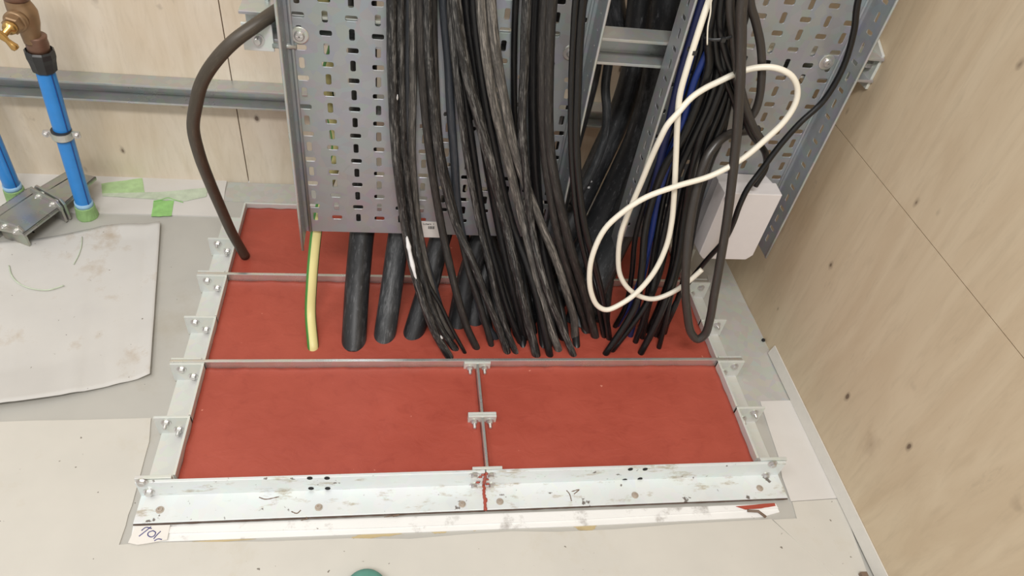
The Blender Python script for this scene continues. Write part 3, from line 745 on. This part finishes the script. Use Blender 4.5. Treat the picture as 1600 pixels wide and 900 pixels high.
# big ducts
def duct(P, w, mat, label, dip=True, seg=28, tip_z=.024, up=False):
    pts = [ay(p[:2], p[2]) if len(p) == 3 else az(p, tip_z) for p in P]
    r = w / 2 * depth(pts[-1]) / FPX
    if up: a = pts[0]; pts = [Vector((a.x, a.y, a.z + .35))] + pts
    if dip: pts.append(pts[-1] + (pts[-1] - pts[-2]).normalized() * .014)
    bm = bmesh.new(); tube(bm, catmull(pts, 8), r, seg, wob=.01)
    return tag(mesh_obj('cable_duct', bm, M[mat], recalc=False), label, 'duct', 'large ducts rising behind the trays')
duct([(566, 60, 1.03), (568, 230, 1.02), (569, 330, .995), (564, 380, .965), (558, 450, .915), (553, 536)], 38, 'duct', 'thick black duct second from left, next to the yellow green cable', up=True)
duct([(640, 60, 1.03), (635, 230, 1.02), (629, 330, .995), (621, 385, .965), (612, 450, .918), (601, 526)], 34, 'duct_pale', 'scuffed grey black duct between first black duct and painted cable', up=True)
duct([(740, 60, 1.05), (722, 240, 1.03), (697, 340, .995), (683, 390, .965), (668, 450, .92), (646, 522)], 33, 'duct', 'dark duct partly smeared with red right behind leftmost cables', up=True)
duct([(850, 60, 1.08), (800, 240, 1.05), (762, 340, 1.01), (742, 400, .97), (727, 450, .935), (716, 505)], 34, 'duct', 'dark duct rising behind the white sticker', up=True)
duct([(860, 80, 1.10), (825, 240, 1.07), (790, 340, 1.03), (768, 400, .985), (752, 450, .94), (742, 500)], 34, 'duct', 'black duct behind kinked dusty cable below the tray', up=True)
duct([(1005, -20, 1.13), (990, 110, 1.12), (966, 185, 1.11), (941, 240, 1.09), (908, 310, 1.06), (865, 400, 1.0), (815, 470, .95), (795, 505)], 37, 'duct', 'black duct filling left of the gap between the trays', up=True)
duct([(1050, -20, 1.06), (1030, 110, 1.06), (1008, 195, 1.06), (960, 300, 1.05), (908, 400, 1.01), (868, 465, .96), (850, 500)], 44, 'duct', 'matt black duct in middle of the gap between the trays', up=True)
duct([(1110, -20, 1.05), (1075, 80, 1.04), (1040, 180, 1.03), (1006, 270, 1.02), (968, 360, 1.0), (935, 430, .965), (905, 500)], 44, 'duct_pale', 'broad scuffed grey duct against left flange of the right tray', up=True)
duct([(930, -20, 1.0), (918, 110, 1.01), (888, 230, 1.02), (870, 320, 1.01), (855, 400, .98), (833, 470, .94), (823, 500)], 34, 'duct', 'black duct behind right flange of the left tray', up=True)
duct([(1010, 300, 1.12), (985, 350, 1.10), (960, 400, 1.05), (945, 440, 1.0), (938, 500)], 30, 'duct', 'dark duct behind the white loop low on the red filler')
duct([(952, 90, 1.04), (946, 135, 1.035), (948, 175, 1.03), (944, 215, 1.03), (928, 260, 1.02), (895, 320, 1.01)], 13, 'duct_pale', 'narrow curved grey duct in the gap below the strut', dip=False)
duct([(1030, 60, 1.16), (1005, 60, 1.18), (960, 40, 1.17), (945, -20, 1.17)], 55, 'duct', 'black duct farthest back in the gap above the strut', dip=False)
# blobs of white filler stuck on two ducts
ducts = [o for o in COL.objects if o.name.startswith('cable_duct')]
def blob(p, target, r, stretch):
    d = ray(p).normalized(); hit, loc, nrm, _ = target.ray_cast(CAMP, d)
    if not hit: return
    bm = bmesh.new(); bmesh.ops.create_icosphere(bm, subdivisions=2, radius=r)
    for v in bm.verts: v.co = Vector((v.co.x, v.co.y * .4, v.co.z * stretch)) * (1 + .35 * noise.noise(v.co * 600))
    o = mesh_obj('filler_blob', bm, M['paint'], target, smooth=True); o.location = loc; o.rotation_euler = nrm.to_track_quat('-Y', 'Z').to_euler()
bpy.context.view_layer.update()
for p, k, r, st_ in (((922, 283), 5, .0042, .7), ((920, 293), 5, .0030, .8), ((907, 300), 5, .0020, 1), ((944, 334), 7, .0042, 1.2), ((941, 338), 7, .0028, .8)):
    blob(p, ducts[k], r, st_)
pc0 = [o for o in COL.objects if o.name == 'power_cable'][0]
for p, r, st_ in (((621, 152), .0022, 2.2), ((623, 162), .0026, 1.2), ((690, 527), .0026, 1.6)): blob(p, pc0, r, st_)

# yellow and green earth cable
P = [(500, -20, 1.00), (524, 60, 1.0), (510, 130, 1.00), (527, 230, .995), (505, 310, .985), (496, 350, .965), (491, 390, .945), (487, 440, .915), (485, 490, .885), (489, 540)]
pts = [ay(p[:2], p[2]) if len(p) == 3 else az(p, .030) for p in P]; a = pts[0]; pts = [Vector((a.x, a.y, a.z + .35))] + pts + [pts[-1] + Vector((.0005, -.006, -.008))]
bm = bmesh.new(); tube(bm, catmull(pts, 8), .0098, 20)
tag(mesh_obj('earth_cable', bm, M['earth'], recalc=False), 'yellow and green striped earth cable at left end of the row', 'cable')

# olive cable far left
P = [(475, -10, .975), (440, 12, .962), (402, 38, .932), (365, 65, .915), (335, 97, .91), (315, 130, .917), (306, 165, .925), (302, 200, .94), (312, 243, .96), (327, 283, .985), (345, 325, 1.01), (363, 365, 1.035), (383, 400)]
pts = [ay(p[:2], p[2]) if len(p) == 3 else az(p, .036) for p in P]
pts = [Vector((pts[0].x + .03, .985, pts[0].z + .10)), pts[0]] + pts[1:]
bm = bmesh.new(); tube(bm, catmull(pts, 8), .0092, 18)
tag(mesh_obj('power_cable', bm, M['c_olive'], recalc=False), 'olive black cable bowing out left of the left tray onto the red filler', 'cable')

# ---- cables in the right tray
def rc(P, yt, w, mat, label, up=True, dip=True, group=None, yb=335, **kw):
    return cable(kw.pop('name', 'power_cable'), P, yt, w, mat, label, up=up, dip=dip, y_bend=yb, group=group, **kw)
rc([(1098, 0), (1086, 40), (1065, 110), (1048, 180), (1032, 250), (1013, 330), (1005, 400), (997, 470), (984, 526)], .90, 12, 'c_navy', 'navy cable along left side of the right tray')
rc([(1138, 0), (1117, 55), (1100, 92), (1084, 130), (1068, 190), (1050, 240), (1028, 310), (1017, 370), (1002, 430), (987, 470), (963, 510)], .895, 10, 'c_blue', 'bright blue cable showing between black cables and cream cable')
rc([(1108, 10), (1090, 60), (1075, 110), (1056, 190), (1040, 250), (1024, 320), (1012, 400), (995, 470), (975, 520)], .91, 9, 'c_blue', 'second blue cable mostly hidden under cream cable')
G = [
 ([(1107, 60), (1108, 100), (1090, 160), (1066, 216), (1038, 262), (1020, 310), (1008, 360), (1003, 420), (992, 480), (945, 555)], .885, 12, 'front black cable crossing over bundle towards lower left'),
 ([(1120, 55), (1122, 110), (1108, 160), (1084, 215), (1060, 270), (1045, 330), (1030, 400), (1012, 470), (955, 550)], .892, 11, 'black cable bent sharply left at its foot behind the front one'),
 ([(1128, 55), (1131, 120), (1116, 165), (1096, 210), (1080, 270), (1070, 330), (1060, 400), (1043, 460), (1023, 510), (1000, 554)], .888, 12, 'glossy black cable ending furthest forward right of the cream loop'),
 ([(1135, 55), (1138, 130), (1126, 170), (1108, 215), (1094, 265), (1082, 330), (1066, 400), (1050, 455), (1039, 505), (1029, 545)], .895, 9, 'slim black cable ending just right of the glossy black one'),
 ([(1112, 55), (1112, 110), (1100, 165), (1076, 215), (1058, 275), (1048, 340), (1032, 420), (1012, 480), (1003, 529)], .902, 12, 'black cable in the bundle centre ending under the cream loop'),
 ([(1142, 55), (1143, 130), (1135, 175), (1119, 215), (1103, 260), (1088, 310), (1073, 380), (1056, 430), (1040, 480), (1024, 526)], .900, 11, 'black cable on right side of bundle ending behind slim one'),
 ([(1100, 40), (1096, 80), (1081, 130), (1062, 180), (1037, 235), (1010, 310), (993, 370), (987, 430), (977, 480), (960, 512)], .905, 9, 'slim black cable running beside cream cable to left of bundle'),
 ([(1104, 60), (1098, 130), (1076, 190), (1052, 250), (1035, 320), (1023, 390), (1015, 440), (1005, 500), (992, 536)], .907, 10, 'black cable with straight run beneath the front crossing cable'),
 ([(1146, 100), (1140, 150), (1127, 215), (1112, 250), (1096, 300), (1085, 350), (1072, 420), (1058, 470), (1030, 530)], .906, 10, 'rightmost black cable of the tied bundle'),
 ([(1118, 60), (1114, 150), (1092, 230), (1072, 290), (1060, 350), (1050, 420), (1030, 480), (1012, 520)], .912, 12, 'dark cable at back of the tied bundle'),
]
for P, y, w, lab in G: rc(P, y, w, 'c_black', lab, group='black cables tied together in the right tray')
# upper stubs of the tied bundle
for P, y, w, lab in (([(1141, 0), (1146, 60), (1152, 110), (1163, 160), (1178, 200), (1190, 219)], .872, 13, 'black cable ending in a grey stub above the white enclosure'),
                     ([(1127, 0), (1125, 40), (1133, 80), (1147, 120), (1160, 165), (1172, 205), (1196, 240), (1196, 262), (1180, 290)], .880, 11, 'black cable curling down to the white enclosure top'),
                     ([(1118, 0), (1117, 50), (1122, 95), (1136, 130), (1148, 160), (1158, 200)], .886, 11, 'black cable fanning right below the cable tie')):
    rc([p + (y,) for p in P], y, w, 'c_grey' if w == 13 else 'c_black', lab, dip=False, group='black cables tied together in the right tray')
rc([(p[0], p[1], .878) for p in [(1172, 0), (1181, 35), (1189, 75), (1190, 120), (1186, 155), (1179, 175), (1168, 190)]], .89, 13, 'c_grey', 'dark grey cable curving right then back near top of the right tray', dip=False)
rc([(1150, 0, .895), (1148, 60, .895), (1150, 130, .90), (1160, 180, .905)], .9, 12, 'c_black', 'short black cable behind the big grey loop', dip=False)
# big grey loop
P = [(1160, 0, .855), (1158, 60, .855), (1157, 110, .852), (1152, 200, .848), (1144, 280, .835), (1135, 350, .82), (1125, 410, .805), (1116, 460, .79), (1109, 500, .78), (1101, 523, .775), (1090, 530, .775), (1080, 520, .78), (1074, 490, .79), (1071, 450, .80), (1073, 400, .815), (1078, 350, .835), (1085, 310, .85), (1094, 275, .865), (1108, 240, .88), (1130, 215, .895), (1155, 206, .91), (1185, 203, .915)]
cable('loop_cable', P, .85, 13, 'c_grey', 'thick dark grey cable hanging in a long narrow U over frame right side', up=True, dip=False, wob=.0)
# right black cable from upper right
P = [(1341, 0, .885), (1334, 50, .885), (1316, 108, .885), (1286, 158, .88), (1250, 192, .875), (1218, 228, .868), (1188, 268, .858), (1168, 295, .850), (1156, 320, .846), (1145, 350, .85), (1132, 375, .855), (1108, 402, .862), (1085, 430, .87), (1062, 462, .87), (1048, 490, .86), (1038, 522)]
cable('power_cable', P, .88, 9, 'c_black', 'black cable sweeping from upper right past the white enclosure to the red filler', up=True, dip=True)
# cream loop cable
P = [(1108, 0, .875), (1101, 20, .872), (1088, 60, .868), (1074, 105, .865), (1062, 150, .862), (1058, 200, .858), (1056, 250, .853), (1053, 310, .845), (1049, 350, .838), (1041, 385, .830), (1022, 425, .818), (995, 457, .806), (970, 475, .798), (948, 484, .794), (934, 478, .796), (924, 458, .80), (921, 430, .805), (926, 398, .812), (945, 358, .820), (975, 330, .826), (1010, 308, .830), (1060, 290, .834), (1110, 275, .838), (1160, 248, .842), (1196, 218, .846), (1225, 190, .85), (1242, 163, .853), (1246, 140, .856), (1237, 119, .858), (1215, 107, .862), (1190, 105, .868), (1160, 111, .873), (1122, 128, .872), (1100, 139, .868), (1080, 153, .862), (1058, 178, .852), (1043, 195, .848), (1030, 220, .850), (1018, 246, .856), (1002, 285, .862), (985, 325, .864), (971, 362, .860), (966, 400, .855), (969, 430, .848), (981, 450, .840), (1000, 463, .834), (1022, 467, .832), (1052, 456, .834), (1078, 438, .838), (1097, 421, .842)]
cable('loop_cable', P, .86, 9.5, 'c_white', 'cream white cable twisted in large loops in front of the right tray', up=True, dip=False, k=5, wob=0)
# thin white wire
P = [(1112, -10, .862), (1110, 20, .862), (1106, 42, .862), (1105, 70, .862)]
cable('thin_wire', P, .862, 2.4, 'c_white', 'very thin white wire hanging over top of the tied bundle', up=True, dip=False)
# cable ties
def tie(p, y, rx, rz, label, tilt=0):
    c = ay(p, y); bm = bmesh.new(); P = []
    for k in range(25):
        a = k / 24 * 2 * math.pi; P.append(Vector((math.cos(a) * rx, math.sin(a) * rz, math.cos(a) * rx * tilt)))
    tube(bm, P, .0012, 6, caps=False, ru=.0024)
    box(bm, -.003, .003, -rz - .004, -rz + .001, -.003, .003)
    o = mesh_obj('cable_tie', bm, M['blackplastic']); o.location = c; tag(o, label, 'cable tie')
tie((1124, 54), .878, .021, .014, 'black cable tie cinching the bundle at top of the right tray', .25)
tie((1082, 78), .872, .0065, .0065, 'small black cable tie around the cream cable', 0)

# ------------------------------------------------------------------ water pipes
def pipe(P0, P1, r, name, label):
    root = empty(name, P0); tag(root, label, 'pipe'); d = P1 - P0
    bm = bmesh.new(); tube(bm, [d * (k / 12) for k in range(13)], r, 26); mesh_obj('pipe_body', bm, M['bluepipe'], root, recalc=False)
    u = Vector((1, 0, 0)); w = Vector((0, -1, 0))
    for ang in (.95,):
        o_ = (w * math.cos(ang) + u * math.sin(ang)) * (r + .0001)
        bm = bmesh.new(); tube(bm, [d * (k / 12) + o_ for k in range(13)], .0012, 6); mesh_obj('pipe_stripe', bm, M['bluedark'], root)
    # taped foot
    bm = bmesh.new(); lathe(bm, [(r * 1.30, 0), (r * 1.36, .004), (r * 1.25, .018), (r * 1.22, .030), (r * 1.10, .0315)], (0, 0, .0), d, 24, cap=True)
    for v in bm.verts: v.co += Vector(v.co).normalized() * .0012 * noise.noise(v.co * 120)
    mesh_obj('tape_wrap', bm, M['greentape2'] if False else M['tapewrap'], root)
    bm = bmesh.new(); lathe(bm, [(r * 1.12, .030), (r * 1.12, .041)], (0, 0, 0), d, 24); mesh_obj('foot_collar', bm, M['collar'], root, smooth=True)
    return root
M['tapewrap'] = plain('pale green wrapped tape', (142, 178, 118), .6, 0, .15, 40); M['collar'] = plain('pale blue tape collar', (150, 190, 220), .5)
p0 = az((137, 338), 0.0); p1 = ay((66, 95), 1.195); PR = .0150
pipe(p0, p1, PR, 'water_pipe', 'tall blue water pipe rising to the brass valve')
q0_ = az((28, 312), 0); q1_ = q0_ + (p1 - p0) * 1.9 + Vector((-.02, 0, 0))
pipe(q0_, q1_, PR, 'water_pipe', 'blue water pipe cut by left edge of the picture')
# clamp
d = (p1 - p0).normalized(); c = ay((97, 209), 1.197)
root = empty('pipe_clamp', c); tag(root, 'zinc two screw clamp around the tall blue pipe', 'clamp')
bm = bmesh.new(); lathe(bm, [(PR + .0015, -.007), (PR + .0035, -.007), (PR + .0035, .007), (PR + .0015, .007)], (0, 0, 0), d, 28); mesh_obj('clamp_ring', bm, M['bolt'], root, smooth=False)
bm = bmesh.new(); lathe(bm, [(PR + .0005, -.009), (PR + .0022, -.009), (PR + .0022, .009), (PR + .0005, .009)], (0, 0, 0), d, 28); mesh_obj('rubber_liner', bm, M['blackplastic'], root)
for s in (-1, 1):
    bm = bmesh.new(); box(bm, s * (PR + .001) if s > 0 else -PR - .016, PR + .016 if s > 0 else -PR - .001, -.003, .003, -.006, .006); mesh_obj('clamp_ear', bm, M['bolt'], root, bevel=.001)
    b = bolt((s * (PR + .011), -.003, 0), root, .0045, .003, .004, name='clamp_screw')
bm = bmesh.new(); tube(bm, [Vector((0.004, PR + .002, 0)), Vector((.004, 1.344 - c.y, 0))], .004, 10); mesh_obj('clamp_rod', bm, M['strut'], root, smooth=True)
# fitting and valve
cup = p1; root = empty('brass_valve', cup); tag(root, 'aged brass stop valve with T handle on the tall blue pipe', 'valve')
bm = bmesh.new()
lathe(bm, [(PR * 1.02, -.020), (PR * 1.3, -.016), (.0215, .002), (.0232, .010), (.0232, .019), (.0205, .022), (.0190, .017), (.0165, .017)], (0, 0, 0), d, 10)
nutp = mesh_obj('compression_nut', bm, M['blackplastic'], root)
bm = bmesh.new(); lathe(bm, [(.0165, .012), (.0175, .030), (.0165, .040), (.0175, .046), (.0150, .048)], (0, 0, 0), d, 24); mesh_obj('threaded_neck', bm, M['copper'], root, smooth=True)
L_ = lambda p, y: ay(p, y) - cup
vb = [L_((52, 66), 1.19), L_((47, 50), 1.19), L_((42, 36), 1.19), L_((36, 20), 1.19), L_((28, 5), 1.19), L_((23, -12), 1.19), L_((18, -60), 1.19)]
vr = [.0135, .0150, .0195, .0215, .0185, .0165, .0160]
vc = catmull(vb, 6); rr_ = [vr[min(i // 6, 6)] + (vr[min(i // 6 + 1, 6)] - vr[min(i // 6, 6)]) * (i % 6) / 6 for i in range(len(vc))]
bm = bmesh.new(); tube(bm, vc, rr_, 24); mesh_obj('valve_body', bm, M['brass'], root, recalc=False)
ud = (vb[5] - vb[4]).normalized()
bm = bmesh.new(); lathe(bm, [(.0175, 0), (.0200, .004), (.0200, .010), (.0185, .014)], vb[4] + ud * .006, ud, 24); mesh_obj('upper_collar', bm, M['copper'], root, smooth=True)
s0 = L_((32, 26), 1.182); s1 = L_((4, 56), 1.120); sd = (s1 - s0).normalized(); Ls = (s1 - s0).length
bm = bmesh.new(); lathe(bm, [(.0150, .004), (.0172, .014), (.0172, .020), (.0145, .021)], s0, sd, 24); mesh_obj('bonnet_ring', bm, M['brass'], root, smooth=True)
bm = bmesh.new(); lathe(bm, [(.0150, .020), (.0150, .031), (.0130, .033)], s0, sd, 6); mesh_obj('bonnet_nut', bm, M['brass'], root)
bm = bmesh.new(); lathe(bm, [(.0100, .033), (.0110, .037), (.0090, .043), (.005, .044), (.0048, Ls)], s0, sd, 20); mesh_obj('stem', bm, M['brass2'], root, smooth=True)
hd = (L_((24, 74), 1.118) - L_((-14, 40), 1.118)).normalized(); hc = L_((3, 56), 1.118)
bm = bmesh.new(); lathe(bm, [(.0005, -.026), (.0050, -.025), (.0066, -.021), (.0054, -.016), (.0040, -.009), (.0064, 0), (.0040, .009), (.0054, .016), (.0066, .021), (.0050, .025), (.0005, .026)], hc, hd, 18)
mesh_obj('tee_handle', bm, M['brass2'], root, smooth=True)

# ------------------------------------------------------------------ flanged channel pieces at left
def inv_channel(q, zt, label, plates):
    """folded channel: q = four top corners (photo), legs down to the floor"""
    T = [az(p, zt) for p in q]; bm = bmesh.new(); c0 = sum(T, Vector()) / 4
    extr(bm, T, (0, 0, -.004))
    for a, b in ((0, 1), (3, 2)):
        n = (T[b] - T[a]).cross(Vector((0, 0, 1))).normalized(); n = n if n.dot(c0 - T[a]) > 0 else -n
        e_ = (T[b] - T[a]) * .1; ins = n * .020
        extr(bm, [T[a], T[b], T[b] + n * .003, T[a] + n * .003], (0, 0, -.008))
        if a == 0: extr(bm, [T[a] + ins, T[b] + ins, T[b] + ins + n * .004, T[a] + ins + n * .004], (0, 0, -(zt - .001)))
    o = mesh_obj('steel_bracket', bm, M['galv_b'], bevel=.0006); tag(o, label, 'steel channel')
    for pq in plates:
        A_, B_ = az(pq[0], zt + .012), az(pq[1], zt + .012); dd = (T[1] - T[0]).normalized() * .005
        bm = bmesh.new(); zz = Vector((0, 0, zt + .0075))
        dir_ = (B_ - A_).normalized()
        out = [A_ - dir_ * 0, B_, B_ - zz, A_ - zz]
        out = [A_ + dir_ * .008, B_ - dir_ * .008, B_ - Vector((0, 0, .010)), B_ - zz, A_ - zz, A_ - Vector((0, 0, .010))]
        extr(bm, out, dd); pl = mesh_obj('end_plate', bm, M['galv_b'], o, bevel=.0006)
        for s in (.28, .75):
            b = mesh_obj('bolt', bolt_mesh(.0055, .004, .004, axis=-(dir_.cross(Vector((0, 0, 1)))) if (dir_.cross(Vector((0, 0, 1)))).y > 0 else dir_.cross(Vector((0, 0, 1)))), M['bolt'], o)
            b.location = A_.lerp(B_, s) - Vector((0, 0, .014))
    return o
M['galv_b'] = steel('dull galvanised', (176, 176, 168), .3, .65, .06)
inv_channel([(-42, 350), (44, 293), (92, 324), (36, 366)], .040, 'lower left folded steel channel on the floor reflecting the blue pipe', [((-8, 342), (32, 356))])
inv_channel([(62, 292), (106, 266), (150, 276), (102, 317)], .040, 'upper right folded steel channel reaching the back wall', [])
inv_channel([(44, 294), (49, 291), (98, 322), (93, 326)], .0405, 'flange joint plate pair between the two folded floor channels', [((43, 292), (91, 318)), ((50, 288), (97, 314))])

# ------------------------------------------------------------------ teal object and metal plate edge at the bottom of the picture
c = az((571, 918), .03)
bm = bmesh.new()
lathe(bm, [(.027, 0), (.0295, .010), (.0295, .030), (.027, .037), (.020, .041), (.0005, .042)], (0, 0, 0), (0, 0, 1), 36)
o = mesh_obj('rubber_cap', bm, M['teal'], smooth=True); o.location = (c.x, c.y - .005, .0022)
tag(o, 'round teal rubber cap peeking in at bottom edge of the picture', 'cap')
A_ = az((1345, 893), .012); bm = bmesh.new(); box(bm, A_.x, .725, A_.y - .10, A_.y, .0026, .012)  # brown strip for the edge of a small metal plate
tag(mesh_obj('plate_edge', bm, M['brown'], bevel=.001), 'brown edge of a small metal plate on the floor in bottom right corner', 'metal plate')

# dark pebble of debris by the right wall and black speck marks
bm = bmesh.new(); bmesh.ops.create_icosphere(bm, subdivisions=2, radius=.0035)
for v in bm.verts: v.co *= 1 + .4 * noise.noise(v.co * 500)
o = mesh_obj('debris_crumb', bm, M['greyhole']); q = az((1198, 532), .003); o.location = (min(q.x, .7425), q.y, .0045)
tag(o, 'small black crumb of debris at foot of the right plywood wall', 'debris')
bm = bmesh.new(); tube(bm, [az((48, 355), .002), az((49, 361), .002), az((53, 363), .002)], .0016, 6)
o = tag(mesh_obj('debris_crumb', bm, M['greyhole']), 'tiny dark splinter on grey floor in front of the folded channels', 'debris')
